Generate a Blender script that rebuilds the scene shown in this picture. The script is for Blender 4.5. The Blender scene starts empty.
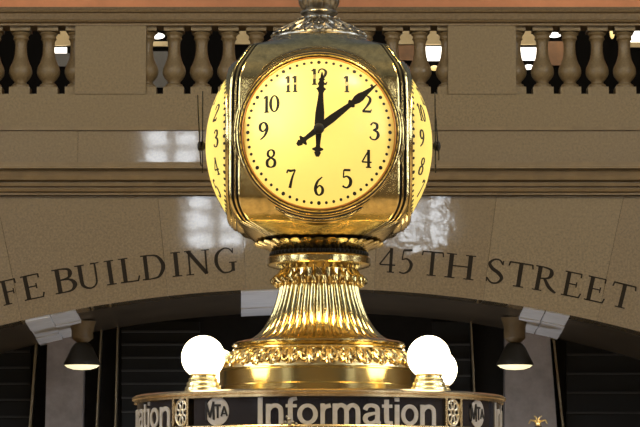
import bpy, math, random
from math import sin, cos, pi, sqrt, asin, atan2, radians
from mathutils import Vector, Matrix
random.seed(7)
S = bpy.context.scene
C = S.collection

# ------------------------------------------------------------------ camera
F, PITCH, EYE, DIST = 2600.0, radians(6.70), 1.7, 10.0
CX = 0.004
cd = bpy.data.cameras.new('camera'); cam = bpy.data.objects.new('camera', cd); C.objects.link(cam)
cam.location = (CX, -DIST, EYE); cam.rotation_euler = (pi/2 + PITCH, 0, 0)
cd.sensor_width = 36; cd.lens = 36*F/640; cd.clip_end = 300
S.camera = cam
S.view_settings.view_transform = 'Standard'; S.view_settings.look = 'None'
S.view_settings.gamma = 1; S.view_settings.exposure = 0.0

# ------------------------------------------------------------------ world: dim cool vault above, warm floor below
w = bpy.data.worlds.new('world'); S.world = w; w.use_nodes = True
nt = w.node_tree; nt.nodes.clear()
wo = nt.nodes.new('ShaderNodeOutputWorld'); bg = nt.nodes.new('ShaderNodeBackground')
tc = nt.nodes.new('ShaderNodeTexCoord'); sx = nt.nodes.new('ShaderNodeSeparateXYZ')
mr = nt.nodes.new('ShaderNodeMapRange'); mr.inputs[1].default_value = -1; mr.inputs[2].default_value = 1
cr = nt.nodes.new('ShaderNodeValToRGB')
for L in ((tc.outputs['Generated'], sx.inputs[0]), (sx.outputs[2], mr.inputs[0]), (mr.outputs[0], cr.inputs[0]),
          (cr.outputs[0], bg.inputs[0]), (bg.outputs[0], wo.inputs[0])):
    nt.links.new(*L)
e = cr.color_ramp.elements
e[0].position = 0.0; e[0].color = (0.30, 0.21, 0.08, 1)
e[1].position = 1.0; e[1].color = (0.32, 0.40, 0.54, 1)
x = e.new(0.47); x.color = (0.06, 0.05, 0.04, 1)
x = e.new(0.60); x.color = (0.11, 0.112, 0.115, 1)
bg.inputs[1].default_value = 0.55

def area(name, loc, target, size, energy, color):
    l = bpy.data.lights.new(name, 'AREA'); l.shape = 'DISK'; l.size = size; l.energy = energy; l.color = color
    o = bpy.data.objects.new(name, l); C.objects.link(o); o.location = loc
    o.rotation_euler = (Vector(target)-Vector(loc)).to_track_quat('-Z', 'Y').to_euler()
    return o
area('hall_chandelier_light', (-7, -6, 15), (0, 17, 6), 3.0, 300, (1.0, 0.90, 0.74))
area('hall_chandelier_light', (7, -6, 15), (0, 17, 6), 3.0, 300, (1.0, 0.90, 0.74))

area('hall_floor_fill', (-6, -6, 15), (-3, -6, 0), 3.0, 2600, (1.0, 0.74, 0.33))  # added unseen fills, warm the floor so the case reflects gold
area('hall_floor_fill', (6, -6, 15), (3, -6, 0), 3.0, 2600, (1.0, 0.74, 0.33))

# ------------------------------------------------------------------ pixel helper: the point at photo pixel (px, py) on the plane y = Y
def at(px, py, Y):
    dx = (px-320)/F; dy = (213.5-py)/F
    d = Vector((dx, cos(PITCH)-dy*sin(PITCH), sin(PITCH)+dy*cos(PITCH)))
    t = (Y+DIST)/d.y
    return Vector((CX, -DIST, EYE)) + d*t
def zp(py, Y): return at(320, py, Y).z
def xp(px, py, Y): return at(px, py, Y).x

# ------------------------------------------------------------------ materials
def mat(name, color, rough=0.5, metal=0.0, noise=0.0, nscale=8.0, bump=0.0, bscale=20.0, coat=0.0, color2=None, emit=None, estr=0.0, spec=None, stretch=None):
    m = bpy.data.materials.new(name); m.use_nodes = True
    n = m.node_tree.nodes; l = m.node_tree.links; b = n['Principled BSDF']
    b.inputs['Base Color'].default_value = (*color, 1); b.inputs['Roughness'].default_value = rough
    b.inputs['Metallic'].default_value = metal; b.inputs['Coat Weight'].default_value = coat
    b.inputs['Coat Roughness'].default_value = 0.04
    if spec is not None: b.inputs['Specular IOR Level'].default_value = spec
    if emit:
        b.inputs['Emission Color'].default_value = (*emit, 1); b.inputs['Emission Strength'].default_value = estr
    t = n.new('ShaderNodeTexCoord')
    src = t.outputs['Object']
    if stretch:
        mp = n.new('ShaderNodeMapping'); mp.inputs['Scale'].default_value = stretch
        l.new(src, mp.inputs[0]); src = mp.outputs[0]
    if noise or color2:
        no = n.new('ShaderNodeTexNoise'); no.inputs['Scale'].default_value = nscale; no.inputs['Detail'].default_value = 6
        no.inputs['Roughness'].default_value = 0.65
        l.new(src, no.inputs['Vector'])
        r = n.new('ShaderNodeValToRGB'); r.color_ramp.elements[0].position = 0.3; r.color_ramp.elements[1].position = 0.7
        c2 = color2 or tuple(c*(1-noise) for c in color); c1 = color if color2 else tuple(min(1, c*(1+noise)) for c in color)
        r.color_ramp.elements[0].color = (*c2, 1); r.color_ramp.elements[1].color = (*c1, 1)
        l.new(no.outputs[0], r.inputs[0]); l.new(r.outputs[0], b.inputs['Base Color'])
    if bump:
        n2 = n.new('ShaderNodeTexNoise'); n2.inputs['Scale'].default_value = bscale; n2.inputs['Detail'].default_value = 3
        l.new(src, n2.inputs['Vector'])
        bp = n.new('ShaderNodeBump'); bp.inputs['Strength'].default_value = bump; bp.inputs['Distance'].default_value = 0.02
        l.new(n2.outputs[0], bp.inputs['Height']); l.new(bp.outputs[0], b.inputs['Normal']); l.new(bp.outputs[0], b.inputs['Coat Normal'])
    return m
M = {}
M['stone'] = mat('beige_stone', (0.138, 0.097, 0.046), 0.45, noise=0.32, nscale=42, bump=0.05, bscale=4, coat=0.0)
M['stone_b'] = mat('warm_beige_stone', (0.133, 0.090, 0.042), 0.45, noise=0.32, nscale=42, bump=0.05, bscale=4)
M['polished'] = mat('polished_beige_stone', (0.138, 0.098, 0.051), 0.4, noise=0.32, nscale=42, bump=0.02, bscale=3, coat=1.0)
M['polished_b'] = mat('polished_beige_stone_light', (0.147, 0.107, 0.057), 0.4, noise=0.32, nscale=42, bump=0.05, bscale=3.5, coat=1.0)
M['polished_c'] = mat('polished_warm_stone', (0.134, 0.094, 0.048), 0.4, noise=0.32, nscale=42, bump=0.05, bscale=3.5, coat=1.0)
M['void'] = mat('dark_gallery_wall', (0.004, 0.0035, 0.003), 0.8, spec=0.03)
M['brown_stone'] = mat('brown_stone', (0.145, 0.098, 0.046), 0.4, noise=0.2, nscale=6)
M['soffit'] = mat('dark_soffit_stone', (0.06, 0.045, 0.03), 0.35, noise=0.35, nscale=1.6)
M['pale'] = mat('pale_reflection_paint', (0.78, 0.80, 0.86), 0.4, noise=0.1, nscale=5)  # pale colour stands in for window reflections on the soffit
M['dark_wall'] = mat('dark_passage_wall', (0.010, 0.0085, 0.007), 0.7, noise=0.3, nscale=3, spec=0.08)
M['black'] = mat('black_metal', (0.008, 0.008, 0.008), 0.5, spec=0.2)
M['shade'] = mat('dark_brown_enamel', (0.030, 0.024, 0.016), 0.45, spec=0.3)
M['slat'] = mat('dark_slat', (0.04, 0.038, 0.036), 0.6, spec=0.15)
M['pier'] = mat('grey_pier_stone', (0.24, 0.205, 0.19), 0.5, noise=0.25, nscale=4)
M['mullion'] = mat('bronze_mullion', (0.22, 0.18, 0.12), 0.35, metal=0.6)
M['carve'] = mat('carved_letter_dark', (0.022, 0.018, 0.014), 0.8, spec=0.05)
M['orange'] = mat('orange_brick_wall', (0.55, 0.22, 0.10), 0.7, noise=0.12, nscale=3)
M['tan'] = mat('tan_plaster', (0.55, 0.42, 0.22), 0.7, noise=0.1, nscale=4)
M['brown'] = mat('brown_wood', (0.20, 0.09, 0.03), 0.5, noise=0.3, nscale=6)
M['grey'] = mat('grey_panel', (0.08, 0.075, 0.07), 0.5, noise=0.1)
M['floor'] = mat('hall_floor_marble', (0.40, 0.32, 0.22), 0.25, noise=0.15, nscale=1.5)
M['brass'] = mat('polished_brass', (0.58, 0.45, 0.20), 0.18, metal=1, noise=0.10, nscale=14, bump=0.06, bscale=30)
M['brass_satin'] = mat('satin_brass', (0.66, 0.50, 0.20), 0.17, metal=1, noise=0.05, nscale=9, bump=0.008, bscale=40, stretch=(1, 1, 6))
M['pale_brass'] = mat('pale_brass', (0.70, 0.58, 0.30), 0.3, metal=1)
M['brass_rough'] = mat('cast_brass', (0.60, 0.46, 0.22), 0.28, metal=1, noise=0.15, nscale=30)
M['bronze'] = mat('aged_bronze', (0.50, 0.385, 0.165), 0.19, metal=1, noise=0.25, nscale=40, bump=0.05, bscale=50)
M['bronze_dark'] = mat('dark_bronze', (0.22, 0.20, 0.165), 0.30, metal=1, noise=0.25, nscale=25, bump=0.05, bscale=40)
M['rim'] = mat('sign_rim_brass', (0.62, 0.47, 0.26), 0.27, metal=1, noise=0.15, nscale=20)
M['groove'] = mat('blackened_groove', (0.015, 0.013, 0.010), 0.5, spec=0.2)
M['copper'] = mat('copper_ring', (0.62, 0.30, 0.10), 0.3, metal=1)
M['ink'] = mat('black_enamel', (0.006, 0.005, 0.004), 0.5, spec=0.2)
M['sign'] = mat('black_sign_glass', (0.010, 0.010, 0.014), 0.12, noise=0.2)
M['letter'] = mat('grey_sign_letter', (0.23, 0.22, 0.215), 0.45, noise=0.12, nscale=60)
M['silver'] = mat('silvered_metal', (0.55, 0.50, 0.40), 0.35, metal=0.8)
M['daylight'] = mat('daylit_window_glass', (0.5, 0.55, 0.6), 0.3, emit=(0.80, 0.90, 1.0), estr=13)
M['daylight_south'] = mat('bright_daylit_glass', (0.5, 0.55, 0.6), 0.3, emit=(0.86, 0.93, 1.0), estr=19)
M['lit'] = mat('lit_white_glass', (0.9, 0.9, 0.85), 0.3, emit=(1.0, 0.95, 0.85), estr=2.2)
M['lit_warm'] = mat('lit_warm_glass', (0.9, 0.8, 0.5), 0.3, emit=(1.0, 0.72, 0.25), estr=1.1)
M['lampglow'] = mat('lamp_diffuser', (0.9, 0.85, 0.7), 0.3, emit=(1.0, 0.87, 0.50), estr=1.1)
M['globe'] = mat('lit_globe_glass', (0.95, 0.92, 0.85), 0.2, emit=(1.0, 0.86, 0.56), estr=7.0)
# backlit opal dial glass: lamps inside the case shine through it
m = bpy.data.materials.new('opal_dial_glass'); m.use_nodes = True
n = m.node_tree.nodes; l = m.node_tree.links; n.clear()
out = n.new('ShaderNodeOutputMaterial'); tr = n.new('ShaderNodeBsdfTranslucent'); df = n.new('ShaderNodeBsdfDiffuse')
gl = n.new('ShaderNodeBsdfGlossy'); gl.inputs['Roughness'].default_value = 0.2
tr.inputs[0].default_value = (1.0, 0.87, 0.31, 1); df.inputs[0].default_value = (0.6, 0.5, 0.25, 1)
a1 = n.new('ShaderNodeMixShader'); a1.inputs[0].default_value = 0.35
a2 = n.new('ShaderNodeMixShader'); a2.inputs[0].default_value = 0.015
l.new(tr.outputs[0], a1.inputs[1]); l.new(df.outputs[0], a1.inputs[2]); l.new(a1.outputs[0], a2.inputs[1]); l.new(gl.outputs[0], a2.inputs[2])
l.new(a2.outputs[0], out.inputs[0]); M['dial'] = m

# ------------------------------------------------------------------ mesh helpers
class MB:
    def __init__(s): s.v = []; s.f = []; s.mi = []
    def add(s, vs, fs, mi=0):
        b = len(s.v); s.v += [tuple(p) for p in vs]; s.f += [tuple(i+b for i in f) for f in fs]; s.mi += [mi]*len(fs)
    def box(s, x0, x1, y0, y1, z0, z1, mi=0):
        vs = [(x, y, z) for z in (z0, z1) for y in (y0, y1) for x in (x0, x1)]
        s.add(vs, [(0, 2, 3, 1), (4, 5, 7, 6), (0, 1, 5, 4), (2, 6, 7, 3), (0, 4, 6, 2), (1, 3, 7, 5)], mi)
    def loft(s, rings, closed=True, mi=0, caps=(False, False), skip=None, mif=None):
        n = len(rings[0]); vs = [p for r in rings for p in r]; fs = []; ms = []
        for i in range(len(rings)-1):
            for j in range(n if closed else n-1):
                k = (j+1) % n
                q = (i*n+j, i*n+k, (i+1)*n+k, (i+1)*n+j)
                if skip and skip([vs[t] for t in q]): continue
                if mif: ms.append(mif(j))
                fs.append(q)
        if caps[0]: fs.append(tuple(range(n))[::-1])
        if caps[1]: fs.append(tuple((len(rings)-1)*n+j for j in range(n)))
        s.add(vs, fs, mi)
        if ms: s.mi[-len(fs):] = ms+[0]*(len(fs)-len(ms))
    def lathe(s, prof, n=64, c=(0, 0, 0), mi=0, axis='z', rf=None, caps=(False, False)):
        rings = []
        for (r, z) in prof:
            ring = []
            for j in range(n):
                a = 2*pi*j/n
                rr = r*(rf(a, z) if rf else 1)
                if axis == 'z': ring.append((c[0]+rr*cos(a), c[1]+rr*sin(a), c[2]+z))
                else: ring.append((c[0]+rr*cos(a), c[1]+z, c[2]+rr*sin(a)))
            rings.append(ring)
        s.loft(rings, True, mi, caps)
    def tube(s, pts, r, n=6, mi=0, r1=None):
        pts = [Vector(p) for p in pts]; rings = []; up = Vector((0.3, 0.1, 1))
        for i, p in enumerate(pts):
            t = (pts[min(i+1, len(pts)-1)]-pts[max(i-1, 0)]).normalized()
            a = t.cross(up)
            if a.length < 1e-4: a = t.cross(Vector((1, 0, 0)))
            a.normalize(); b = t.cross(a)
            rr = r if r1 is None else r+(r1-r)*i/(len(pts)-1)
            rings.append([p+a*rr*cos(2*pi*j/n)+b*rr*sin(2*pi*j/n) for j in range(n)])
        s.loft(rings, True, mi, (True, True))
    def ball(s, c, rx, ry=None, rz=None, n=12, mi=0):
        ry = ry or rx; rz = rz or rx; m_ = max(6, n//2+2); rings = []
        for i in range(m_+1):
            t = pi*i/m_ - pi/2; k = max(cos(t), 1e-3)
            rings.append([(c[0]+rx*k*cos(2*pi*j/n), c[1]+ry*k*sin(2*pi*j/n), c[2]+rz*sin(t)) for j in range(n)])
        s.loft(rings, True, mi, (True, True))
    def poly_prism(s, poly, f0, f1, mi=0):      # poly: list of 2-D points; f0, f1 map them to front / back 3-D points
        n = len(poly); vs = [f0(*p) for p in poly]+[f1(*p) for p in poly]
        s.add(vs, [tuple(range(n)), tuple(range(2*n-1, n-1, -1))]+[(i, i+n, (i+1) % n+n, (i+1) % n) for i in range(n)], mi)
    def ribbon(s, pts, mapf, th, mi=0):         # pts: (x, y, width)
        n = len(pts); L = []; R = []
        for i, p in enumerate(pts):
            q0 = pts[max(i-1, 0)]; q1 = pts[min(i+1, n-1)]
            tx, ty = q1[0]-q0[0], q1[1]-q0[1]; d = sqrt(tx*tx+ty*ty) or 1
            nx, ny = -ty/d, tx/d; h = p[2]/2
            L.append((p[0]+nx*h, p[1]+ny*h)); R.append((p[0]-nx*h, p[1]-ny*h))
        rings = [[mapf(*a, th), mapf(*b, th), mapf(*b, 0), mapf(*a, 0)] for a, b in zip(L, R)]
        s.loft(rings, True, mi, (True, True))
    def build(s, name, mats, parent=None, smooth=None, recalc=True):
        me = bpy.data.meshes.new(name); me.from_pydata(s.v, [], s.f); me.update()
        for m_ in (mats if isinstance(mats, (list, tuple)) else [mats]): me.materials.append(m_)
        if any(s.mi):
            for p, i in zip(me.polygons, s.mi): p.material_index = i
        if recalc:
            import bmesh
            b = bmesh.new(); b.from_mesh(me); bmesh.ops.recalc_face_normals(b, faces=b.faces); b.to_mesh(me); b.free()
        if smooth:
            for p in me.polygons: p.use_smooth = True
            me.set_sharp_from_angle(angle=radians(smooth))
        o = bpy.data.objects.new(name, me); C.objects.link(o)
        if parent: o.parent = parent
        return o
def tag(o, label=None, cat=None, group=None, kind=None):
    if label: o['label'] = label
    if cat: o['category'] = cat
    if group: o['group'] = group
    if kind: o['kind'] = kind
    return o
def struct(o): o['kind'] = 'structure'; return o
def empty(name, loc, label, cat, group=None):
    o = bpy.data.objects.new(name, None); C.objects.link(o); o.location = loc; o.empty_display_size = 0.1
    return tag(o, label, cat, group)
def spline(pts, k=6):
    out = []; n = len(pts)
    for i in range(n-1):
        p0, p1, p2, p3 = pts[max(i-1, 0)], pts[i], pts[i+1], pts[min(i+2, n-1)]
        for t in range(k):
            u = t/k
            out.append(tuple(0.5*(2*b+(c-a)*u+(2*a-5*b+4*c-d)*u*u+(-a+3*b-3*c+d)*u**3) for a, b, c, d in zip(p0, p1, p2, p3)))
    out.append(tuple(pts[-1])); return out
def ellipse(cx, cy, rx, ry, wx, wy, a0=0, a1=360, k=28):
    r = []
    for i in range(k+1):
        a = radians(a0+(a1-a0)*i/k)
        r.append((cx+rx*cos(a), cy+ry*sin(a), wx*cos(a)**2+wy*sin(a)**2))
    return r

# ------------------------------------------------------------------ glyphs (strokes with widths; unit height)
def st(x0, y0, x1, y1, w0, w1=None): return [(x0, y0, w0), (x1, y1, w1 or w0)]
DIG = {
 '1': (0.40, [st(.22, 0, .22, .99, .11), st(.22, .98, .05, .84, .06), st(.08, .02, .36, .02, .045)]),
 '2': (0.56, [spline([(.05, .70, .05), (.10, .90, .06), (.28, .98, .05), (.47, .84, .10), (.45, .62, .11), (.25, .30, .07), (.04, .05, .06)]), st(.02, .045, .52, .045, .09), st(.50, .04, .55, .18, .04)]),
 '3': (0.54, [spline([(.06, .82, .06), (.20, .97, .05), (.42, .90, .10), (.42, .66, .10), (.20, .55, .04)]), spline([(.20, .55, .04), (.44, .46, .09), (.50, .25, .12), (.35, .03, .06), (.12, .04, .05), (.02, .18, .07)])]),
 '4': (0.60, [st(.40, 0, .40, .99, .11), st(.42, .98, .02, .30, .05), st(.02, .30, .58, .30, .05), st(.24, .02, .56, .02, .045)]),
 '5': (0.56, [st(.12, .96, .50, .96, .08), st(.12, .97, .09, .55, .05), spline([(.09, .55, .05), (.30, .62, .06), (.50, .45, .12), (.48, .18, .12), (.28, .01, .06), (.04, .10, .07)])]),
 '6': (0.54, [spline([(.46, .98, .04), (.20, .75, .08), (.07, .40, .12), (.12, .12, .10), (.28, .01, .05), (.46, .14, .11), (.47, .38, .10), (.30, .52, .05), (.10, .34, .06)])]),
 '7': (0.56, [spline([(.03, .80, .05), (.09, .95, .07), (.26, .92, .09), (.52, .97, .05)]), spline([(.52, .97, .05), (.34, .55, .08), (.20, 0, .12)])]),
 '8': (0.54, [spline([(.27, .54, .05), (.10, .68, .09), (.11, .88, .08), (.27, .98, .04), (.43, .88, .09), (.43, .68, .08), (.27, .54, .05)]), spline([(.27, .54, .05), (.06, .38, .11), (.07, .12, .10), (.27, .02, .04), (.47, .12, .11), (.48, .38, .10), (.27, .54, .05)])]),
 '0': (0.56, [ellipse(.27, .5, .22, .47, .12, .05)]),
}
DIG['9'] = (0.54, [[(.54-x, 1-y, w_) for (x, y, w_) in s_] for s_ in DIG['6'][1]])
def serif(x, y, h=.13, t=.045): return st(x-h, y, x+h, y, t)
SER = {
 'F': (.60, [st(.16, 0, .16, 1, .13), st(.02, .98, .56, .98, .05), st(.16, .51, .44, .51, .05), st(.55, .99, .55, .80, .05), st(.44, .62, .44, .40, .04), serif(.16, .02, .15)]),
 'E': (.66, [st(.16, 0, .16, 1, .13), st(.02, .98, .58, .98, .05), st(.16, .51, .46, .51, .05), st(.02, .02, .62, .02, .05), st(.57, .99, .57, .82, .05), st(.46, .62, .46, .40, .04), st(.60, .0, .65, .20, .05)]),
 'B': (.70, [st(.17, 0, .17, 1, .13), st(.02, .98, .30, .98, .05), spline([(.28, .98, .05), (.50, .92, .09), (.54, .75, .13), (.46, .58, .08), (.17, .53, .05)]), spline([(.17, .53, .05), (.50, .50, .08), (.63, .28, .14), (.52, .06, .08), (.28, .02, .05)]), st(.02, .02, .30, .02, .05)]),
 'U': (.80, [spline([(.17, .98, .13), (.17, .50, .13), (.20, .15, .11), (.42, .0, .06), (.62, .14, .06), (.66, .50, .06), (.66, .98, .06)]), serif(.17, .98, .16), serif(.66, .98, .14)]),
 'I': (.34, [st(.17, 0, .17, 1, .13), serif(.17, .98, .15), serif(.17, .02, .15)]),
 'L': (.62, [st(.17, 0, .17, 1, .13), serif(.17, .98, .15), st(.02, .02, .58, .02, .05), st(.56, 0, .62, .22, .05)]),
 'D': (.82, [st(.17, 0, .17, 1, .13), spline([(.02, .98, .05), (.30, .98, .05), (.58, .90, .09), (.74, .50, .14), (.58, .10, .09), (.30, .02, .05), (.02, .02, .05)])]),
 'N': (.88, [st(.15, 0, .15, 1, .06), st(.12, .99, .72, .02, .14), st(.72, 0, .72, 1, .06), serif(.15, .02, .13), serif(.12, .98, .12), serif(.72, .98, .13)]),
 'G': (.84, [spline([(.70, .80, .06), (.56, .97, .05), (.36, .98, .06), (.12, .75, .12), (.10, .35, .13), (.30, .03, .08), (.55, .02, .06), (.68, .12, .09)]), st(.69, .05, .69, .40, .12), serif(.69, .41, .14), st(.70, .98, .70, .78, .04)]),
 '4': (.66, [st(.46, 0, .46, 1, .12), st(.47, .98, .03, .32, .06), st(.03, .31, .64, .31, .06), serif(.46, .02, .14)]),
 '5': (.56, [st(.16, .94, .50, .98, .09), st(.16, .95, .11, .56, .05), spline([(.11, .56, .05), (.32, .60, .07), (.49, .40, .13), (.42, .14, .10), (.22, .01, .06), (.03, .05, .06)])]),
 'T': (.76, [st(.38, 0, .38, 1, .13), st(.04, .97, .72, .97, .06), st(.04, .99, .01, .80, .05), st(.72, .99, .75, .80, .05), serif(.38, .02, .16)]),
 'H': (.88, [st(.16, 0, .16, 1, .13), st(.72, 0, .72, 1, .13), st(.16, .51, .72, .51, .05), serif(.16, .98, .15), serif(.16, .02, .15), serif(.72, .98, .15), serif(.72, .02, .15)]),
 'S': (.58, [spline([(.50, .80, .05), (.40, .96, .06), (.22, .97, .07), (.08, .80, .10), (.18, .60, .13), (.40, .44, .14), (.52, .24, .11), (.40, .04, .07), (.20, .02, .06), (.05, .20, .05)]), st(.51, .96, .51, .78, .04), st(.05, .04, .04, .22, .04)]),
 'R': (.74, [st(.16, 0, .16, 1, .13), st(.02, .98, .28, .98, .05), spline([(.26, .98, .05), (.48, .92, .09), (.53, .74, .13), (.44, .56, .08), (.16, .50, .05)]), spline([(.34, .52, .09), (.52, .20, .12), (.74, .01, .08)]), serif(.16, .02, .15)]),
}
W = .155
SAN = {  # x-height .74, cap height 1
 'I': (.20, [st(.1, 0, .1, 1, .17)]),
 'n': (.62, [st(.09, 0, .09, .76, W), spline([(.10, .48, .12), (.18, .64, W), (.34, .70, W), (.49, .62, W), (.53, .45, W), (.53, 0, W)])]),
 'f': (.40, [st(.17, 0, .17, .80, W), spline([(.17, .76, W), (.20, .90, W), (.38, .95, .13)]), st(.02, .68, .38, .68, .12)]),
 'o': (.68, [ellipse(.34, .37, .26, .32, W, .14)]),
 'r': (.38, [st(.09, 0, .09, .76, W), spline([(.10, .44, .12), (.17, .62, W), (.37, .69, W)])]),
 'm': (.95, [st(.08, 0, .08, .76, W), spline([(.09, .48, .12), (.16, .65, W), (.30, .70, W), (.43, .62, W), (.47, .45, W), (.47, 0, W)]), spline([(.48, .48, .12), (.56, .65, W), (.70, .70, W), (.82, .62, W), (.86, .45, W), (.86, 0, W)])]),
 'a': (.64, [spline([(.07, .53, W), (.14, .66, W), (.30, .70, .14), (.46, .64, W), (.50, .50, W), (.50, .12, W), (.60, .04, .12)]), spline([(.50, .42, .10), (.34, .40, .12), (.12, .32, W), (.08, .16, W), (.20, .04, W), (.38, .08, .13), (.50, .24, .10)])]),
 't': (.38, [spline([(.17, .92, W), (.17, .20, W), (.22, .07, W), (.37, .05, .13)]), st(.02, .68, .36, .68, .12)]),
 'i': (.20, [st(.1, 0, .1, .74, W), st(.1, .86, .1, 1, W)]),
 'M': (.9, [st(.1, 0, .1, 1, .17), st(.8, 0, .8, 1, .17), st(.1, .95, .45, .15, .17), st(.8, .95, .45, .15, .17)]),
 'T': (.7, [st(.35, 0, .35, 1, .18), st(.02, .92, .68, .92, .16)]),
 'A': (.8, [st(.06, 0, .4, 1, .17), st(.74, 0, .4, 1, .17), st(.2, .28, .6, .28, .14)]),
}

# ================================================================== THE SETTING
WY = 17.0                       # front plane of the stone wall above the arch
XL, XR = -11.0, 11.0
mb = MB(); mb.box(-16, 16, -32, 26, -0.3, 0); struct(mb.build('floor', M['floor']))
# pedestal course under the balustrade, string course, polished frieze band
z94, z128, z131, z163, z195 = zp(94, WY), zp(127, WY), zp(130.5, WY), zp(163, WY), zp(195, WY)
mb = MB(); mb.box(XL, XR, WY, WY+0.5, z128, z94); struct(mb.build('wall_upper_course', M['stone']))
mb = MB(); mb.box(XL, XR, WY-0.03, WY+0.5, z131, z128)
struct(mb.build('trim_1', M['brown_stone']))
mb = MB(); jx = [XL, -7.6, -5.0, xp(78, 145, WY), 0.9, 3.6, 6.2, XR]
for a, b in zip(jx, jx[1:]): mb.box(a+0.0015, b-0.0015, WY, WY+0.5, z163, z131)
struct(mb.build('wall_frieze', M['polished']))
# cornice
prof = [(163, 0), (163, .07), (166, .07), (166.5, .10), (169.5, .10), (170.5, .05), (172, .04), (173, .09), (177, .12), (181, .11), (182.5, .05), (184, .05), (184.5, .09), (187, .085), (187.6, .045), (189, .045), (189.5, .07), (192, .06), (193, .02), (195, .02), (195, 0)]
mb = MB(); rings = [[(xx, WY-d, zp(y, WY)) for (y, d) in prof] for xx in (XL, XR)]
mb.loft(rings, False); struct(mb.build('trim_2', M['brown_stone']))
# arch wall of voussoir blocks
AYC = (308.0, 1580.0); AR = 1292.0
AC = at(308, 288, WY); ppm = F/((WY+DIST)*cos(PITCH)+(AC.z-EYE)*sin(PITCH)); ARW = AR/ppm
ACX, ACZ = AC.x, AC.z-ARW
def arch_z(x, R=ARW): return ACZ+sqrt(max(R*R-(x-ACX)**2, 0.01))
ZT = z195
seams = [-11, -8.2, -5.6, xp(22, 260, WY), xp(168, 240, WY), xp(246, 250, WY), xp(374, 250, WY), xp(483, 240, WY), xp(597, 260, WY), 5.6, 8.2, 11]
mb = MB()
for i, (a, b) in enumerate(zip(seams, seams[1:])):
    K = 10; bot = []; top = []
    for k in range(K+1):
        x_ = a+(b-a)*k/K
        x_ += 0.0015 if k == 0 else (-0.0015 if k == K else 0)
        zb = max(arch_z(x_), 0.0); bot.append((x_, zb))
        # joints lean towards the arch's centre
        top.append((x_+(x_-ACX)/ARW*(ZT-zb), ZT))
    mi = [0, 1, 0, 2, 0, 1, 2, 1, 0, 2, 0][i]
    front = [(p[0], WY+0.05, p[1]) for p in bot+top[::-1]]
    back = [(p[0], WY+0.5, p[1]) for p in bot+top[::-1]]
    n_ = len(front)
    fs = [(k, k+1, n_-2-k, n_-1-k) for k in range(K)]
    fs += [(k+n_, n_-1-k+n_, n_-2-k+n_, k+1+n_) for k in range(K)]
    fs += [(j, j+n_, (j+1) % n_+n_, (j+1) % n_) for j in range(n_)]
    mb.add(front+back, fs, mi)
struct(mb.build('wall_arch', [M['polished'], M['polished_b'], M['polished_c']]))
# soffit of the arch and pale slabs painted in for window reflections on it
BY = 20.3
mb = MB(); rings = []
for k in range(61):
    x_ = -9+18*k/60; z_ = arch_z(x_)
    rings.append([(x_, WY+0.06, z_+0.01), (x_, BY, z_+0.01), (x_, BY, z_+0.3), (x_, WY+0.06, z_+0.3)])
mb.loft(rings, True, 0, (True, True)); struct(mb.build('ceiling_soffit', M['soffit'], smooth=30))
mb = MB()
def reflection_slab(pa, pb, Y0, Y1, dz):
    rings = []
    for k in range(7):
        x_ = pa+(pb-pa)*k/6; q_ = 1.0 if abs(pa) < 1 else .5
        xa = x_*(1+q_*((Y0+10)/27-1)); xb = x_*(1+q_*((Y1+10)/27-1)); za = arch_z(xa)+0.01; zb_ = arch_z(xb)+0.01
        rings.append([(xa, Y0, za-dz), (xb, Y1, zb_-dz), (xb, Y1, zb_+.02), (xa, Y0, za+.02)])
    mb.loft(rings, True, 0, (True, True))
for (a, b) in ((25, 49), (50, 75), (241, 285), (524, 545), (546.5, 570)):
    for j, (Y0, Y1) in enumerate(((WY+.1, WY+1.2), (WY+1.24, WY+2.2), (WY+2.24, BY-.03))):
        reflection_slab(xp(a, 310, WY), xp(b, 310, WY), Y0, Y1, 0.02+0.012*((j+int(a)) % 2))
struct(mb.build('soffit_reflections', M['pale'], smooth=30))
# back wall of the passage, windows with slats, piers and mullions
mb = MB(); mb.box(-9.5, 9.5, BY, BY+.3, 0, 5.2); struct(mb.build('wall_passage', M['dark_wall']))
def bquad(mb, p, Y0, Y1, mi=0):     # quad prism from four photo pixels on the back wall
    fr = [at(a, b, BY) for a, b in p]
    vs = [(q.x, Y0, q.z) for q in fr]+[(q.x, Y1, q.z) for q in fr]
    mb.add(vs, [(0, 1, 2, 3), (7, 6, 5, 4), (0, 4, 5, 1), (1, 5, 6, 2), (2, 6, 7, 3), (3, 7, 4, 0)], mi)
area('passage_fill_light', (0, 18.3, .6), (0, 18.7, 4), 1.5, 45, (.92, .95, 1.0))  # added unseen fill, brightens the soffit from below
def down(x0, y0, x1, y1, Y=440): return x0+(x1-x0)*(Y-y0)/(y1-y0)
mb = MB(); bquad(mb, [(50, 325), (86, 325), (84, 440), (47, 440)], BY-.25, BY); struct(mb.build('wall_pier_left', M['pier']))
mb = MB(); bquad(mb, [(504, 325), (547, 325), (556, 440), (503, 440)], BY-.25, BY); struct(mb.build('wall_pier_right', M['pier']))
for wi, (x0, x1, ys) in enumerate(((-40, 31, (352, 368, 384, 400, 417)), (122, 200, (332, 345, 358, 371, 384, 398, 412)), (432, 470, (345, 360, 376, 392, 408)), (566, 680, (355, 374, 393, 413)))):
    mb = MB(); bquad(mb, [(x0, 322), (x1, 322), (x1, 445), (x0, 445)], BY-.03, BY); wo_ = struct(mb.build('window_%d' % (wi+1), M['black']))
    mb = MB()
    for y in ys: bquad(mb, [(x0, y-.9), (x1, y-.9), (x1, y+.9), (x0, y+.9)], BY-.10, BY-.02)
    mb.build('slats', M['slat'], wo_)
mb = MB()
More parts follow.
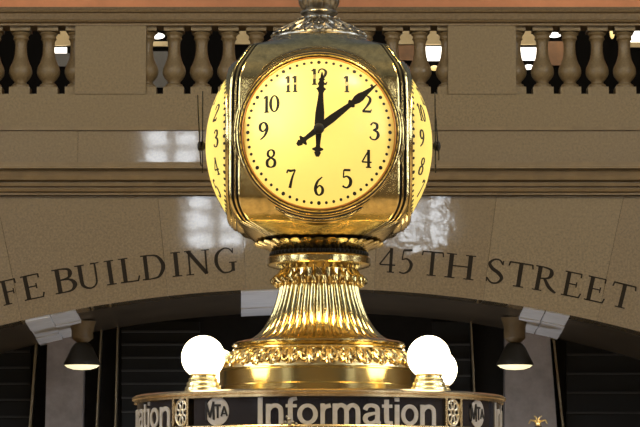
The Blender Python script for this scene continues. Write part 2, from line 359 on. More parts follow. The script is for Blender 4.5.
for (xa, ya, xb, yb, wd) in ((39, 335, 30.5, 427, 2.4), (103, 325, 97, 427, 1.6), (119, 325, 116, 427, 1.6), (470, 325, 476, 427, 1.6), (551, 335, 563, 427, 2.2)):
    bquad(mb, [(xa-wd/2, ya-8), (xa+wd/2, ya-8), (xb+wd/2, yb+12), (xb-wd/2, yb+12)], BY-.16, BY)
struct(mb.build('trim_4', M['mullion']))

# ------------------------------------------------------------------ upper gallery behind the balustrade
GY = 23.0
z_b = zp(97, WY)-.02
mb = MB(); mb.box(XL, XR, WY+.5, GY, z_b-.3, z_b); struct(mb.build('floor_gallery', M['stone_b']))
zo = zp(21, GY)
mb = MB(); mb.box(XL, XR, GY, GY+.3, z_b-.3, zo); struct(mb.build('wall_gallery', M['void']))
mb = MB(); mb.box(XL, XR, GY-.04, GY+.3, zo, zo+3.5); struct(mb.build('wall_gallery_upper', M['orange']))
area('gallery_light', (-3.5, 20.5, 9.6), (-3, 23, 8.3), 1.2, 26, (1.0, .8, .55))
area('gallery_light', (3.5, 20.5, 9.6), (3, 23, 8.3), 1.2, 26, (1.0, .8, .55))
def gpx(a, b): return at(a, b, GY)
def gbox(mb, x0, y0, x1, y1, d0, d1, mi=0):
    p = gpx(x0, y1); q = gpx(x1, y0); mb.box(p.x, q.x, GY-d1, GY-d0, p.z, q.z, mi)
def bay(x0, y0, x1, y1, win, label, lower=None):
    t = empty('wall_bay', gpx((x0+x1)/2, y1), label, 'wall panel', 'lit bays seen between the balusters')
    t.location.y = GY
    def put(o): o.matrix_parent_inverse = Matrix.Translation(-t.location); return o
    mb = MB(); gbox(mb, x0, y0, x1, y1, 0, .06); put(mb.build('plaster_panel', M['tan'], t))
    if win:
        mb = MB(); gbox(mb, *win, .0, .05); put(mb.build('lit_pane', M['lit'], t))
    if lower:
        mb = MB(); gbox(mb, *lower[:4], 0, .05); put(mb.build('lower_panel', M[lower[4]], t))
bay(46, 21, 71, 46, (55, 48, 67, 53.5), 'tan lit bay above a small bright pane, last gap before left pier', (54, 54, 70, 67, 'grey'))
bay(232, 21, 252, 45, None, 'tan lit bay over brown, gap close to the clock top at left')
bay(396, 21, 420, 45, None, 'tan lit bay with brown panel below, gap just right of clock', (396, 46, 420, 61, 'brown'))
bay(424, 21, 446, 45, (424, 47, 445, 61), 'tan lit bay over white pane, gap beside the right pier facing the clock')
bay(518, 21, 540, 45, (516, 48, 540, 60.5), 'tan lit bay over white pane, first gap right of right pier')
bay(630, 43, 646, 48, (630, 31, 646, 42.5), 'white pane over tan strip, gap at far right edge of photo')
def sconce(x, y, wpx, hpx, key, label, n=(1,)):
    p = gpx(x, y); t = empty('wall_sconce', (p.x, GY, p.z), label, 'wall light', 'small lit sconces beyond the balustrade')
    k = wpx/2/78.; h = hpx/2/78.
    mb = MB(); mb.ball((0, -.14, 0), k, .08, h, 16); mb.build('shade', M[key], t, smooth=60)
    mb = MB(); mb.tube([(0, 0, 0), (0, -.07, 0)], .012); mb.build('arm', M['black'], t)
sconce(158, 28.3, 11, 4, 'lit', 'small upper white light in first gap right of left pier')
sconce(158, 38, 15, 6, 'lit', 'wide lower white light in first gap right of left pier')
sconce(555, 28, 10, 3.6, 'lit', 'small upper white light over brown panel, second gap right of right pier')
sconce(553, 37, 15, 5, 'lit', 'wide white light over brown panel, second gap right of right pier')
sconce(434, 70, 9, 5, 'lit_warm', 'small low warm light below white pane, gap left of right pier')
sconce(528, 69, 9, 5, 'lit', 'small low white light below white pane, gap right of right pier')
sconce(611, 34, 5, 14, 'lit_warm', 'thin slanted glow in the second gap from the right edge')
def panel(x0, y0, x1, y1, key, label):
    mb = MB(); gbox(mb, x0, y0, x1, y1, 0, .05); o = mb.build('wall_panel', M[key]); tag(o, label, 'wall panel', 'dull panels seen between the balusters')
panel(545, 42, 567, 66, 'brown', 'brown wood panel under wide white light right of right pier')
panel(149, 42, 168, 47, 'tan', 'thin tan strip under white light right of left pier')
panel(149, 52, 168, 88, 'grey', 'grey panel low in first gap right of left pier')

# ------------------------------------------------------------------ balustrade
bal = empty('balustrade', (0, WY, z94), 'beige stone balustrade with vase balusters and square piers above the frieze', 'balustrade')
def bput(o): o.parent = bal; o.matrix_parent_inverse = Matrix.Translation(-bal.location); return o
ry = [(8, .0), (8, .10), (11, .12), (13, .11), (14, .08), (20, .07), (21, .10), (22.5, .09), (23.5, .05), (25.5, .05), (25.5, 0)]
mb = MB(); rings = []
for xx in (XL, XR):
    f_ = [(xx, WY+.04-d, zp(y, WY)) for (y, d) in ry]; b_ = [(xx, WY+.26+d, zp(y, WY)) for (y, d) in ry[::-1]]
    rings.append(f_+b_)
mb.loft(rings, True, 0, (True, True)); bput(mb.build('handrail', M['stone_b']))
mb = MB(); mb.box(XL, XR, WY+.02, WY+.30, zp(96, WY), zp(93.5, WY)); bput(mb.build('base_course', M['stone']))
def pier(pa, pb):
    mb = MB(); mb.box(xp(pa, 60, WY), xp(pb, 60, WY), WY, WY+.32, zp(94.5, WY), zp(25.5, WY)); bput(mb.build('pier', M['stone']))
piers = [(-225, -155), (75, 146), (448, 516), (742, 810)]
for p in piers: pier(*p)
bp_ = [(26, 10.3), (29.8, 10.3), (30, 8.4), (32, 9.2), (33.5, 7.6), (35, 7.4), (37, 8), (38.5, 6.6), (42, 6.0), (47, 5.9), (52, 6.3), (57, 7.4), (61, 8.9), (65, 10.9), (68, 11.7), (71, 11.8), (74, 10.8), (77, 8.8), (79.5, 6.2), (81.5, 6.2), (82.5, 8.2), (84.5, 9.3), (86, 8.8)]
zc0 = zp(94, WY)
mb = MB(); s_ = 1/ppm
mb.box(-10.3*s_, 10.3*s_, -10.3*s_, 10.3*s_, zp(29.8, WY)-zc0, zp(25.5, WY)-zc0)
mb.box(-10.4*s_, 10.4*s_, -10.4*s_, 10.4*s_, zp(94, WY)-zc0, zp(86, WY)-zc0)
mb.lathe([(r*s_, zp(y, WY)-zc0) for (y, r) in bp_[2:]][::-1], 24)
b0 = mb.build('baluster', M['stone'], smooth=50); first = True
runs = [(75, -1, 27.9, 0, 8), (146, 1, 27.45, 0, 12), (516, 1, 27.5, 0, 9)]
for (x0, sg, pitch, k0, k1) in runs:
    for k in range(k0, k1):
        if first: o = b0; first = False
        else: o = b0.copy(); C.objects.link(o)
        o.location = (xp(x0+sg*pitch*k, 60, WY), WY+.15, zc0); bput(o)

# ------------------------------------------------------------------ carved inscriptions on the arch
def inscription(text, ext, label):
    t = empty('inscription', at(sum(ext[0])/2, 275, WY+.05), label, 'lettering')
    inv = Matrix.Translation(-t.location)
    for ch, (a, b) in zip(text, ext):
        adv, strokes = SER[ch]; cx = (a+b)/2; R0 = 1310.0
        # page angle of the letter on the arch
        th = asin((cx-AYC[0])/(R0+10)); sc = 24.5; wsc = (b-a)/adv
        mb = MB()
        def mp(u, v, h):
            lx = (u-adv/2)*wsc; ly = v*sc
            X = AYC[0]+(R0+ly)*sin(th)+lx*cos(th); Yp = AYC[1]-(R0+ly)*cos(th)+lx*sin(th)
            q = at(X, Yp, WY+.05-.001-h*.006); return q
        for s_ in strokes: mb.ribbon(s_, mp, 1)
        o = mb.build('letter', M['carve'], t); o.matrix_parent_inverse = inv
inscription('FEBUILDING', [(1, 19), (22, 43.5), (53, 77), (76, 101), (105, 116), (119, 139), (141, 166), (171, 182), (185, 211), (214, 237)],
            'dark Roman capitals reading FE BUILDING on the arch left of the clock')
inscription('45THSTREET', [(379, 396), (399, 413), (421, 443), (445, 475), (486, 504), (507, 532), (533, 557), (562, 582), (585, 606), (610, 634)],
            'dark Roman capitals reading 45TH STREET on the arch right of the clock')

# ------------------------------------------------------------------ pendant lamps under the arch
def pendant(px, label):
    Y = 18.6; p = at(px, 365.5, Y); k = 1/(F/((Y+DIST)))
    t = empty('pendant_lamp', p, label, 'lamp', 'pendant lamps under the arch')
    r = 18.5*k
    mb = MB(); mb.lathe([(r, 0), (r, .02), (r*.80, .10), (r*.60, .19), (r*.42, .24), (r*.30, .25)], 32, caps=(False, True)); mb.build('lamp_shade', M['shade'], t, smooth=40)
    mb = MB(); mb.lathe([(r*.96, .005), (r*.8, -.022), (r*.5, -.042), (.001, -.05)], 32); mb.build('diffuser', M['lampglow'], t, smooth=80)
    top = arch_z(p.x)-p.z
    mb = MB(); mb.tube([(0, 0, .24), (0, 0, top)], .02, 8); mb.build('stem', M['black'], t)
    mb = MB(); mb.lathe([(.06, .25), (.12, .30), (.12, top-.1), (.15, top+.005)], 20, caps=(True, True)); mb.build('canopy', M['brown_stone'], t, smooth=40)
pendant(82, 'black conical pendant lamp with glowing base hanging at left under FE BUILDING')
pendant(515, 'black conical pendant lamp with glowing base hanging at right under 45TH STREET')

# ------------------------------------------------------------------ far end of the hall, seen only as reflections in the polished stone
SY = -30.0
def mirror_pt(px, py, Yw):        # where the ray at a photo pixel, mirrored by the wall plane Yw, meets the south wall
    p = at(px, py, 2*Yw-SY); return p.x, p.z
mb = MB(); mb.box(-14, 14, SY-.4, SY, 0, 18); struct(mb.build('wall_south', M['stone_b']))
for wi, (x0, y0, x1, y1, Yw, cols, rows) in enumerate(((141, 128, 203, 168, WY, 2, 2), (183, 192, 248, 250, WY+.05, 2, 3), (372, 190, 450, 246, WY+.05, 3, 3))):
    a = mirror_pt(x0, y1, Yw); b = mirror_pt(x1, y0, Yw)
    mb = MB(); mb.box(a[0], b[0], SY, SY+.02, a[1], b[1]); o = struct(mb.build('window_%d' % (wi+5), M['daylight_south']))
    mb = MB(); t = .13
    for k in range(cols+1):
        xx = a[0]+(b[0]-a[0])*k/cols; mb.box(xx-t, xx+t, SY, SY+.15, a[1]-t, b[1]+t)
    for k in range(rows+1):
        zz = a[1]+(b[1]-a[1])*k/rows; mb.box(a[0]-t, b[0]+t, SY, SY+.15, zz-t*.6, zz+t*.6)
    mb.build('window_frame', M['black'], o)
# tall side windows of the hall
for wi, sgn in enumerate((-1, 1)):
    mb = MB(); mb.box(sgn*15.6-.3, sgn*15.6+.3, -28, 14, 0, 16); struct(mb.build('wall_west' if sgn < 0 else 'wall_east', M['stone_b']))
    for k in range(3):
        y0 = -22+k*10
        mb = MB(); mb.box(sgn*15.28-.02, sgn*15.28+.02, y0, y0+4.5, 5, 13); o = struct(mb.build('window_%d' % (8+wi*3+k), M['daylight']))
        mb = MB()
        for q in range(4): mb.box(sgn*15.2-.05, sgn*15.2+.05, y0+q*1.5-.08, y0+q*1.5+.08, 5, 13)
        for q in range(6): mb.box(sgn*15.2-.05, sgn*15.2+.05, y0, y0+4.5, 5+q*1.6-.08, 5+q*1.6+.08)
        mb.build('window_frame', M['black'], o)

# ================================================================== INFORMATION BOOTH
RB = 182.5/257.0
ZR = zp(388.3, -RB)            # top of the rim
ZP1 = zp(396, -RB); ZP0 = zp(424.3, -RB)
booth = empty('information_booth', (0, 0, 0), 'round brass-rimmed information booth with black lettered sign band under the clock', 'booth')
mb = MB(); mb.lathe([(.001, ZR+.004), (RB*.9, ZR+.004), (RB-.03, ZR)], 96); mb.build('roof', M['brass_satin'], booth, smooth=40)
mb = MB(); mb.lathe([(RB-.03, ZR), (RB-.004, ZR+.001), (RB+.006, ZR-.006), (RB+.006, ZR-.014), (RB-.002, ZR-.017), (RB-.002, ZP1), (RB-.02, ZP1)], 128)
mb.build('rim', M['rim'], booth, smooth=40)
mb = MB(); mb.lathe([(RB-.02, ZP0), (RB+.003, ZP0), (RB+.008, ZP0-.006), (RB+.008, ZP0-.02), (RB, ZP0-.03), (RB-.02, ZP0-.04), (RB-.03, ZP0-.05)], 128)
mb.build('lower_rail', M['rim'], booth, smooth=40)
mb = MB(); mb.lathe([(RB-.03, ZP0-.05), (RB-.03, 1.15), (RB+.03, 1.13), (RB+.03, 1.08), (RB-.03, 1.05), (RB-.03, .12), (RB+.01, .1), (RB+.01, 0)], 64)
mb.build('drum', M['polished_b'], booth, smooth=40)
def cyl(ang, z, r=RB): return Vector((r*sin(ang), -r*cos(ang), z))
def px2s(px):
    a = 0.0
    for _ in range(12): a = asin(max(-1, min(1, (px-319.3)/257.0/RB*(1-RB*cos(a)/10))))
    return a
LET = [('I', 257.8, 263.3), ('n', 266, 284), ('f', 285.5, 297.8), ('o', 297.6, 318.4), ('r', 320.5, 331.5), ('m', 333, 361), ('a', 363.5, 382), ('t', 382, 393.3), ('i', 394.6, 400.4), ('o', 401.4, 418.8), ('n', 420.5, 436.5)]
ZL0 = ZP0+.001; ZLH = zp(396.8, -RB)-ZL0
def make_panel():
    mb = MB(); a0, a1 = radians(-40.6), radians(40.6); rings = []
    for k in range(41):
        a = a0+(a1-a0)*k/40; rings.append([cyl(a, ZP0-.01, RB-.012), cyl(a, ZP1+.005, RB-.012), cyl(a, ZP1+.005, RB-.022), cyl(a, ZP0-.01, RB-.022)])
    mb.loft(rings, True, 0, (True, True)); pn = mb.build('sign_panel', M['sign'], booth, smooth=20)
    for ch, p0, p1 in LET:
        adv, strokes = SAN[ch]; b0, b1 = px2s(p0), px2s(p1)
        # outer edge of strokes spans 0..adv
        mb = MB()
        for s_ in strokes:
            mb.ribbon(s_, lambda u, v, h: cyl(b0+(b1-b0)*u/adv, ZL0+v*ZLH, RB-.012+h*.004), 1)
        mb.build('letter', M['letter'], pn)
    # round emblem with MTA
    c = px2s(217.2); zc = (ZP0+ZP1)/2; rr = .0515
    mb = MB(); K = 40
    ring = [(rr*cos(2*pi*k/K), rr*sin(2*pi*k/K)) for k in range(K)]
    fr = [cyl(c+u/RB, zc+v, RB-.009) for u, v in ring]; bk = [cyl(c+u/RB, zc+v, RB-.013) for u, v in ring]
    mb.loft([bk, fr], True, 0); mb.add([cyl(c, zc, RB-.0088)]+fr, [(0, k+1, (k+1) % K+1) for k in range(K)])
    disc = mb.build('emblem_disc', M['letter'], pn)
    for ch, u0, u1, h0, h1 in (('M', -.051, -.008, -.030, .036), ('T', -.010, .020, -.024, .026), ('A', .018, .048, -.018, .018)):
        adv, strokes = SAN[ch]; mb = MB()
        for s_ in strokes:
            mb.ribbon(s_, lambda u, v, h: cyl(c+(u0+(u1-u0)*(u-.03*v)/adv)/RB, zc+h0+(h1-h0)*v-.0*u, RB-.0085+h*.002), 1)
        mb.build('emblem_letter', M['ink'], disc)
    return pn
def make_rosette():
    c = radians(44.2); hw = radians(2.7); zc = (ZP0+ZP1)/2
    mb = MB(); rings = []
    for k in range(7):
        a = c-hw+2*hw*k/6; rings.append([cyl(a, ZP0-.01, RB-.014), cyl(a, ZP1+.005, RB-.014), cyl(a, ZP1+.005, RB-.024), cyl(a, ZP0-.01, RB-.024)])
    mb.loft(rings, True, 0, (True, True)); pn = mb.build('rosette_panel', M['ink'], booth)
    mb = MB(); R_ = .040
    def P(u, v, h=0): return cyl(c+u*.86/RB, zc+v*1.18, RB-.010+h)
    mb.tube([P(R_*cos(t*pi/16), R_*sin(t*pi/16)) for t in range(33)], .0035)
    mb.tube([P(.010*cos(t*pi/8), .010*sin(t*pi/8)) for t in range(17)], .0035)
    for k in range(8):
        b = k*pi/4
        pts = []
        for t in range(13):
            f_ = t/12*2*pi; rad = .024-.013*cos(f_); off = .0105*sin(f_)
            pts.append(P(rad*cos(b)-off*sin(b), rad*sin(b)+off*cos(b)))
        mb.tube(pts, .0026, 5)
    mb.build('rosette', M['silver'], pn, smooth=60)
    mb = MB()
    for sg in (-1, 1):
        rings = []
        for k in range(4):
            a = c+sg*(hw+radians(.95)*k/3); rings.append([cyl(a, ZP0-.01, RB-.002), cyl(a, ZP1+.005, RB-.002), cyl(a, ZP1+.005, RB-.026), cyl(a, ZP0-.01, RB-.026)])
        mb.loft(rings, True, 0, (True, True))
    mb.build('rosette_frame', M['rim'], pn)
    return pn
def spin(root, k):
    c_ = root.copy(); C.objects.link(c_); c_.rotation_euler = (0, 0, k*pi/2)
    for ch in list(root.children):
        d = ch.copy(); C.objects.link(d); d.parent = c_
        for g in list(ch.children):
            h = g.copy(); C.objects.link(h); h.parent = d
    return c_
pn = make_panel(); rs = make_rosette()
for k in (1, -1): spin(pn, k*88.4/90)
for k in (1, -1, 2): spin(rs, k)
pb = bpy.data.objects.new('sign_panel', pn.data); C.objects.link(pb); pb.parent = booth; pb.rotation_euler = (0, 0, pi)
# small leaf crest on the lower rail
mb = MB(); pc = at(289, 425, -RB-.012)
for (dx, dz, r) in ((0, .02, .007), (-.014, .010, .006), (.014, .010, .006), (-.026, .004, .005), (.026, .004, .005), (0, .006, .008), (-.008, .03, .004)):
    mb.ball((pc.x+dx, pc.y, pc.z+dz), r, r*.7, r, 8)
mb.build('leaf_crest', M['bronze_dark'], booth, smooth=60)

# ------------------------------------------------------------------ globe lamps
def globe_lamp(x_, y_, label):
    t = empty('globe_lamp', (x_, y_, ZR+.0045), label, 'lamp', 'globe lamps on the booth roof')
    mb = MB(); mb.lathe([(.066, 0), (.066, .012), (.064, .016), (.060, .018), (.060, .030), (.057, .034), (.053, .036), (.053, .046), (.048, .050), (.047, .056), (.050, .060), (.050, .066), (.03, .068)], 40, caps=(True, True))
    mb.build('lamp_base', M['pale_brass'], t, smooth=40)
    mb = MB(); R_ = .0805; rings = []; zc = .126
    prof = [(max(R_*cos(a), .001), zc+R_*sin(a)) for a in [radians(-90+180*k/32) for k in range(33)]]
    mb.lathe(prof, 48); mb.build('globe', M['globe'], t, smooth=80)
globe_lamp((204.5-319)/267.5, -.39, 'glowing white globe lamp on left of booth roof above the left emblem')
globe_lamp((427.8-319)/267.5, -.39, 'glowing white globe lamp in front at right of booth roof')
globe_lamp(.472, .39, 'glowing white globe lamp half hidden behind the front right globe')
globe_lamp(-.40, .39, 'glowing white globe lamp behind the clock pedestal at left')

# ================================================================== CLOCK
clock = empty('clock', (0, 0, ZR+.0045), 'four-faced brass clock with backlit yellow dials on a fluted pedestal', 'clock')
INV = Matrix.Translation(-clock.location)
def part(mb, name, m_, smooth=40, parent=None, loc=None):
    o = mb.build(name, m_, parent or clock, smooth=smooth)
    if parent is None: o.matrix_parent_inverse = INV
    return o
def PZ(y, r=0): return zp(y, -.7*r)
def Q(r, y): return (r, PZ(y, r))
#          # silhouettes are read at the axis plane
K = 1/257.0
ZC = zp(133, -.345)
# base drum and mouldings
zb = ZR+.0045
mb = MB(); mb.lathe([(.388, zb), (.392, zb+.004), Q(.392, 384), Q(.384, 383), Q(.384, 369), Q(.388, 368), Q(.388, 366.5), Q(.378, 366)], 96, caps=(True, False)); part(mb, 'base_drum', M['brass_satin'])
# acanthus band
bprof = [(.376, 366), (.374, 362), (.362, 357), (.345, 353), (.328, 350.5), (.318, 350)]
mb = MB(); mb.lathe([Q(r, y) for r, y in bprof], 96)
def onband(a, v, h):
    v = max(0, min(1, v)); f_ = v*(len(bprof)-1); i = min(int(f_), len(bprof)-2); u = f_-i
    r = bprof[i][0]*(1-u)+bprof[i+1][0]*u; z = Q(*bprof[i])[1]*(1-u)+Q(*bprof[i+1])[1]*u
    return (r+h)*sin(a), -(r+h)*cos(a), z+h*.5
NU = 32
for k in range(NU):
    a0 = 2*pi*k/NU; dw = 2*pi/NU
    for sg in (-1, 1):
        pts = []
        for t in range(15):
            f_ = t/14; ang = f_*2.6*pi; rad = .30*(1-.75*f_)
            pts.append(onband(a0+sg*dw*(.26+rad*.7*cos(ang+pi)), .50+rad*1.35*sin(ang+pi), .009))
        mb.tube(pts, .0062, 5, r1=.005)
    mb.tube([onband(a0+dw*.5, v_, .006) for v_ in (.02, .3, .6, .95)], .006, 5)
    mb.tube([onband(a0+dw*(.5+.13), .05, .004), onband(a0+dw*(.5+.05), .5, .006), onband(a0+dw*(.5+.16), .92, .006)], .004, 5)
    mb.tube([onband(a0+dw*(.5-.13), .05, .004), onband(a0+dw*(.5-.05), .5, .006), onband(a0+dw*(.5-.16), .92, .006)], .004, 5)
    x_, y_, z_ = onband(a0, .5, .004); mb.ball((x_, y_, z_), .006, n=8)
part(mb, 'acanthus_band', M['brass_rough'], 60)
mb = MB(); mb.lathe([Q(.315, 351), Q(.325, 350), Q(.331, 348), Q(.331, 346), Q(.322, 344), Q(.320, 343), Q(.330, 341.5), Q(.330, 340), Q(.318, 338.6), Q(.30, 338)], 96); part(mb, 'base_molding', M['brass'])
# fluted column
fp = [(84, 342.5), (78, 340.5), (70, 337.8), (62, 334), (55, 327.5), (49.5, 319), (45, 309), (42, 300), (39.7, 291), (38.6, 285), (39, 280), (40, 277)]
fp = spline([(a, b) for a, b in fp], 4)
NF = 42
def flute(a, z): return 1.0+.075*(sqrt(abs(sin(NF*a/2)))-.6)
mb = MB(); mb.lathe([Q(r*K, y) for r, y in fp], NF*10, rf=flute); part(mb, 'fluted_column', M['brass'], 70)
# scroll ends, neck
mb = MB(); mb.lathe([Q(.146, 284), Q(.146, 276), Q(.142, 272), Q(.140, 267)], 64)
for k in range(26):
    a = 2*pi*(k+.5)/26
    big = True
    mb.ball((.164*sin(a), -.164*cos(a), PZ(281.5, .16)), .0125, n=10)
    if big:
        pts = [((.150+d)*sin(a), -(.150+d)*cos(a), PZ(y, .16)) for d, y in ((.028, 281), (.030, 277.5), (.020, 275), (.006, 273), (-.004, 268))]
        mb.tube(pts, .0095, 6, r1=.006)
part(mb, 'scroll_neck', M['brass'], 60)
# flange, dark gasket, leaf collar
mb = MB(); mb.lathe([Q(.130, 269), Q(.150, 267), Q(.180, 264.5), Q(.196, 263), Q(.200, 261.5), Q(.200, 255.5), Q(.195, 254), Q(.17, 253)], 80); part(mb, 'collar_flange', M['brass'], 35)
mb = MB(); mb.lathe([Q(.17, 254), Q(.184, 253), Q(.186, 251), Q(.178, 249)], 64)
for k in range(60):
    a = 2*pi*k/60; mb.ball((.185*sin(a), -.185*cos(a), PZ(251.3, .18)), .008, n=6)
part(mb, 'bead_ring', M['ink'], 60)
NL = 34; rings = []
for i in range(9):
    v_ = i/8; ring = []
    for j in range(NL*10):
        a = 2*pi*j/(NL*10); s_ = abs(sin(NL*a/2))
        r = (45+19.5*v_**1.2)*K+.007*(s_-.5)
        z = PZ(250-10.5*v_, r)+(.008*(s_**.7)-.006)*v_
        ring.append((r*cos(a), r*sin(a), z))
    rings.append(ring)
rings.append([(p[0]*.93, p[1]*.93, p[2]-.004) for p in rings[-1]])
mb = MB(); mb.loft(rings); part(mb, 'leaf_collar', M['brass'], 70)
# case: rounded square loft with stepped corners
prof = [(40, 31), (50, 34), (57, 37.5), (66, 43), (73, 49), (80, 58), (86.5, 67), (90.5, 77), (92.0, 90), (92.5, 115), (92.5, 140), (92.5, 165), (92.5, 190), (91.8, 202), (88.5, 212), (83, 220.5), (76.5, 227.5), (70, 233), (63.5, 238), (55, 241), (45, 243)]
prof = [(r/264.5, zp(y, -.75*r/264.5)) for r, y in spline(prof, 8)]
ZT0, ZT1, ZB0, ZB1 = zp(47, -.20), zp(38, -.17), zp(222, -.25), zp(237, -.18)
q = []                                        # a quarter of the plan, from the middle of one corner to the next, for the face looking to -y
NS = 56
face = [(-.962, -.962), (-.945, -.97), (-.938, -.968), (-.934, -.80), (-.914, -.80), (-.910, -.97), (-.890, -.97), (-.886, -.82), (-.868, -.82), (-.864, -.972), (-.85, -.98)]
mid = [(-.84+1.68*k/NS, -.98) for k in range(NS+1)]
edge = face+mid+[(-x_, y_) for x_, y_ in face[::-1]]
plan = []
for k in range(4):
    ca, sa = cos(k*pi/2), sin(k*pi/2)
    plan += [(x_*ca-y_*sa, x_*sa+y_*ca) for x_, y_ in edge[:-1]]
def plan_at(r, z):
    # towards the top and bottom the plan turns round
    f_ = max(0, min(1, (z-ZT0)/(ZT1-ZT0))) if z > ZC else max(0, min(1, (ZB0-z)/(ZB0-ZB1)))
    ring = []
    for x_, y_ in plan:
        d = sqrt(x_*x_+y_*y_); g = 1/d
        ring.append((r*(x_*(1-f_)+x_*g*f_), r*(y_*(1-f_)+y_*g*f_), z))
    return ring
def hole(qd):
    for ax in (0, 1):
        if all(abs(p[ax]) > .30 and sqrt(p[1-ax]**2+(p[2]-ZC)**2) < .302 for p in qd): return True
    return False
mb = MB(); NE = len(edge)-1
def groove(j):
    k = j % NE; k = min(k, NE-1-k)
    return 1 if k in (2, 3, 4, 6, 7, 8) else 0
mb.loft([plan_at(r, z) for r, z in prof], True, 0, (True, True), skip=hole, mif=groove)
part(mb, 'case', [M['bronze'], M['groove']], 38)
# cap, lattice dome, finial
mb = MB(); mb.lathe([Q(.183, 37), Q(.186, 33.5), Q(.184, 32), Q(.165, 28), Q(.13, 24), Q(.085, 20.5), Q(.078, 20)], 72)
dome = [(.186, 32.5), (.165, 28.5), (.132, 24.5), (.088, 21)]
def ondome(a, v, h=.004):
    f_ = v*3; i = min(int(f_), 2); u = f_-i
    r = dome[i][0]*(1-u)+dome[i+1][0]*u; z = Q(*dome[i])[1]*(1-u)+Q(*dome[i+1])[1]*u
    return (r*sin(a), -r*cos(a), z+h)
for k in range(22):
    a = 2*pi*k/22; dw = 2*pi/22
    for sg in (-1, 1): mb.tube([ondome(a+sg*dw*v_*.9, v_) for v_ in (0, .25, .5, .75, 1)], .0055, 5)
    for v_, r_ in ((.08, .008), (.52, .006)): mb.ball(ondome(a+dw*.5*(v_ < .3), v_, .005), r_, n=6)
part(mb, 'lattice_dome', M['bronze_dark'], 60)
mb = MB()
mb.lathe([Q(.078, 20.5), Q(.080, 19.5), Q(.062, 18.8), Q(.056, 17), Q(.056, 15), Q(.060, 13), Q(.070, 12.2), Q(.074, 11), Q(.072, 9.6), Q(.060, 8.6), Q(.062, 7.5)], 48)
for k in range(14):
    a = 2*pi*k/14; mb.ball((.061*sin(a), -.061*cos(a), PZ(13.8)), .006, n=6)
    mb.ball((.080*sin(a), -.080*cos(a), PZ(20)), .006, n=6)
mb.lathe([Q(.060, 7.8), Q(.070, 5), Q(.078, 1), Q(.080, -4), Q(.074, -10), Q(.058, -17), Q(.036, -24), Q(.015, -29), Q(.002, -32)], 168, rf=lambda a, z: 1+.05*(sqrt(abs(sin(7*a)))-.5))
part(mb, 'finial', M['bronze_dark'], 60)

# dials: built facing -y around the case's centre, then turned
RD, SAG, RIM = .284, .095, .345
RSP = (RD*RD+SAG*SAG)/(2*SAG)
def dome_d(r): return RIM+sqrt(max(RSP*RSP-r*r, 0))-(RSP-SAG)
def dpt(u, v, h): return (u, -(dome_d(sqrt(u*u+v*v))+h), v)
mb = MB(); mb.lathe([(max(RD*k/24, .0008), -dome_d(RD*k/24)) for k in range(25)], 96, axis='y')
dial0 = mb.build('dial', M['dial'], None, smooth=80)
mb = MB()
mb.lathe([(.283, -.338), (.284, -.347), (.287, -.351), (.290, -.349), (.292, -.341)], 96, axis='y', mi=1)
mb.lathe([(.292, -.341), (.2945, -.351), (.298, -.354), (.301, -.352), (.3025, -.346), (.304, -.343), (.3055, -.348), (.308, -.349), (.311, -.346), (.3125, -.338), (.3155, -.341), (.319, -.340), (.321, -.330), (.323, -.331), (.327, -.331), (.330, -.325), (.3315, -.315), (.335, -.314), (.339, -.305), (.341, -.295), (.340, -.25)], 96, axis='y')
for r_, d_ in ((.3035, .3455), (.2925, .345), (.3128, .3405), (.3215, .3325), (.3318, .3175)): mb.lathe([(r_-.0016, -d_+.004), (r_-.0013, -d_), (r_+.0013, -d_), (r_+.0016, -d_+.004)], 96, axis='y', mi=2)
bez0 = mb.build('bezel', [M['bronze'], M['copper'], M['groove']], None, smooth=35)
mb = MB()
for k in range(60):
    a = 2*pi*k/60; rr = .2665; r_ = .0072 if k % 5 == 0 else .0056
    c = (rr*sin(a), rr*cos(a)); KK = 10; p = []
    tang = [(c[0]+r_*cos(2*pi*t/KK), c[1]+r_*sin(2*pi*t/KK)) for t in range(KK)]
    mb.poly_prism(tang, lambda u, v: dpt(u, v, .0016), lambda u, v: dpt(u, v, -.0005))
dots0 = mb.build('minute_dots', M['ink'], dial0)
HN = .066
num0 = []
for hnum in range(1, 13):
    txt = str(hnum); a = radians(30*hnum); cx, cz = .2065*sin(a), .2065*cos(a)
    tw = sum(DIG[c][0] for c in txt)*HN*.98; x0 = cx-tw/2; mb = MB()
    for c in txt:
        adv, strokes = DIG[c]
        for s_ in strokes:
            mb.ribbon([(p[0], p[1], p[2]*1.4+.012) for p in s_], lambda u, v, h: dpt(x0+u*HN*.98, cz-HN/2+v*HN, h*.0018-.0004), 1)
        x0 += adv*HN*.98
    num0.append(mb.build('numeral', M['ink'], dial0))
# hands: outlines in the dial plane, length along +v
YH = RIM+SAG
def hand_mesh(outline, extra, d):
    mb = MB(); pl = outline+[(-x_, y_) for x_, y_ in outline[::-1] if abs(x_) > 1e-6]
    # strips keep concave outlines clean
    def strip(ol):
        ol = [(x_*1.3, y_) for x_, y_ in ol]
        rings = [[(x_, -(d+.004), y_), (-x_, -(d+.004), y_), (-x_, -d, y_), (x_, -d, y_)] for x_, y_ in ol]
        mb.loft(rings, True, 0, (True, True))
    strip(outline)
    for e_ in extra: strip(e_)
    mb.ball((0, -(d+.003), 0), .020, .010, .020, 20)
    return mb
def tail(L): return [(.004, -L), (.006, -L+.004), (.010, -L+.016), (.0065, -L+.020), (.016, -L+.026), (.016, -L+.031), (.007, -L+.036), (.006, -L+.044), (.009, -.015), (.012, 0)]
def hands(turn, parts_):
    pass
hour = tail(.105)+[(.0135, .02), (.013, .06), (.0085, .11), (.007, .135), (.0105, .145), (.0145, .150), (.0075, .158), (.008, .175), (.006, .182), (.010, .186), (.004, .192), (.0035, .203), (.001, .214)]
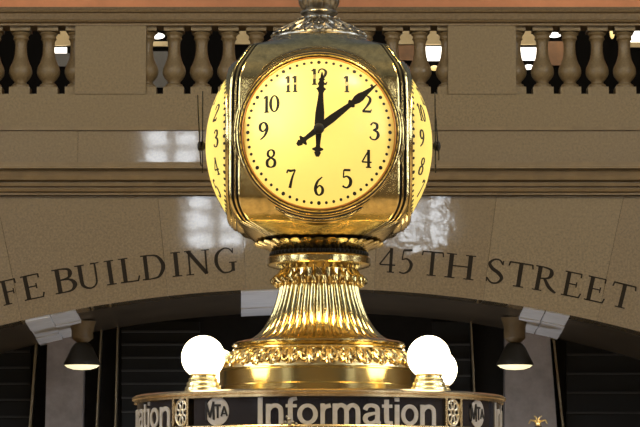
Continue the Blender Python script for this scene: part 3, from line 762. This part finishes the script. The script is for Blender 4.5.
minute = tail(.102)+[(.011, .02), (.0115, .06), (.009, .11), (.007, .142), (.0125, .150), (.0125, .155), (.0075, .160), (.0125, .178), (.0125, .195), (.008, .215), (.006, .235), (.001, .272)]
h0 = hand_mesh(hour, [], YH+.010).build('hour_hand', M['ink'], None)
m0 = hand_mesh(minute, [], YH+.020).build('minute_hand', M['ink'], None)
mb = MB(); mb.lathe([(.012, -(RIM+SAG-.01)), (.012, -(YH+.028)), (.007, -(YH+.031)), (.001, -(YH+.032))], 20, axis='y'); hub0 = mb.build('hand_hub', M['ink'], None, smooth=40)
AH, AM = radians(3.2), radians(52.6)
def place(o, turn, ang=0):
    o.parent = clock
    o.matrix_parent_inverse = INV
    o.matrix_basis = Matrix.Translation((0, 0, ZC)) @ Matrix.Rotation(turn, 4, 'Z') @ Matrix.Rotation(ang, 4, 'Y')
for k, turn in enumerate((0, -pi/2, pi/2, pi)):
    if k == 0:
        d, b, h_, mi_, hb = dial0, bez0, h0, m0, hub0
    else:
        d = dial0.copy(); C.objects.link(d)
        b = bez0.copy(); C.objects.link(b)
        if k < 3:
            for ch in [dots0]+num0:
                c_ = ch.copy(); C.objects.link(c_); c_.parent = d
        h_, mi_, hb = h0.copy(), m0.copy(), hub0.copy()
        for o in (h_, mi_, hb): C.objects.link(o)
    place(d, turn); place(b, turn); place(hb, turn)
    place(h_, turn, AH); place(mi_, turn, AM)
# lamps inside the case, one behind each dial
def bulb(loc, energy, r=.05):
    l_ = bpy.data.lights.new('dial_bulb', 'POINT'); l_.energy = energy; l_.color = (1.0, .90, .62); l_.shadow_soft_size = r
    o = bpy.data.objects.new('dial_bulb', l_); C.objects.link(o); o.location = loc
bulb((-.11, -.27, ZC+.06), 1.5, .03)
bulb((-.12, .05, ZC), 3)
bulb((.12, .05, ZC), 3)

# small gilt finial of a post standing beyond the booth at right
pp = at(538, 421, 4.0); t = empty('post', (pp.x, 4.0, 0), 'slim dark post with small gilt leaf finial right of the booth', 'post')
mb = MB(); mb.tube([(0, 0, 0), (0, 0, pp.z-.03)], .02, 10); mb.lathe([(.15, 0), (.15, .02), (.03, .06)], 24, caps=(True, True)); mb.build('shaft', M['black'], t)
mb = MB()
for sg in (-1, 1):
    mb.tube([(0, 0, pp.z-.03), (sg*.015, 0, pp.z), (sg*.04, 0, pp.z+.005), (sg*.05, 0, pp.z-.015)], .008, 6, r1=.004)
    mb.tube([(0, 0, pp.z-.02), (sg*.008, 0, pp.z+.02), (sg*.022, 0, pp.z+.028)], .007, 6, r1=.003)
mb.ball((0, 0, pp.z-.02), .016, n=8); mb.build('finial', M['brass_rough'], t, smooth=60)
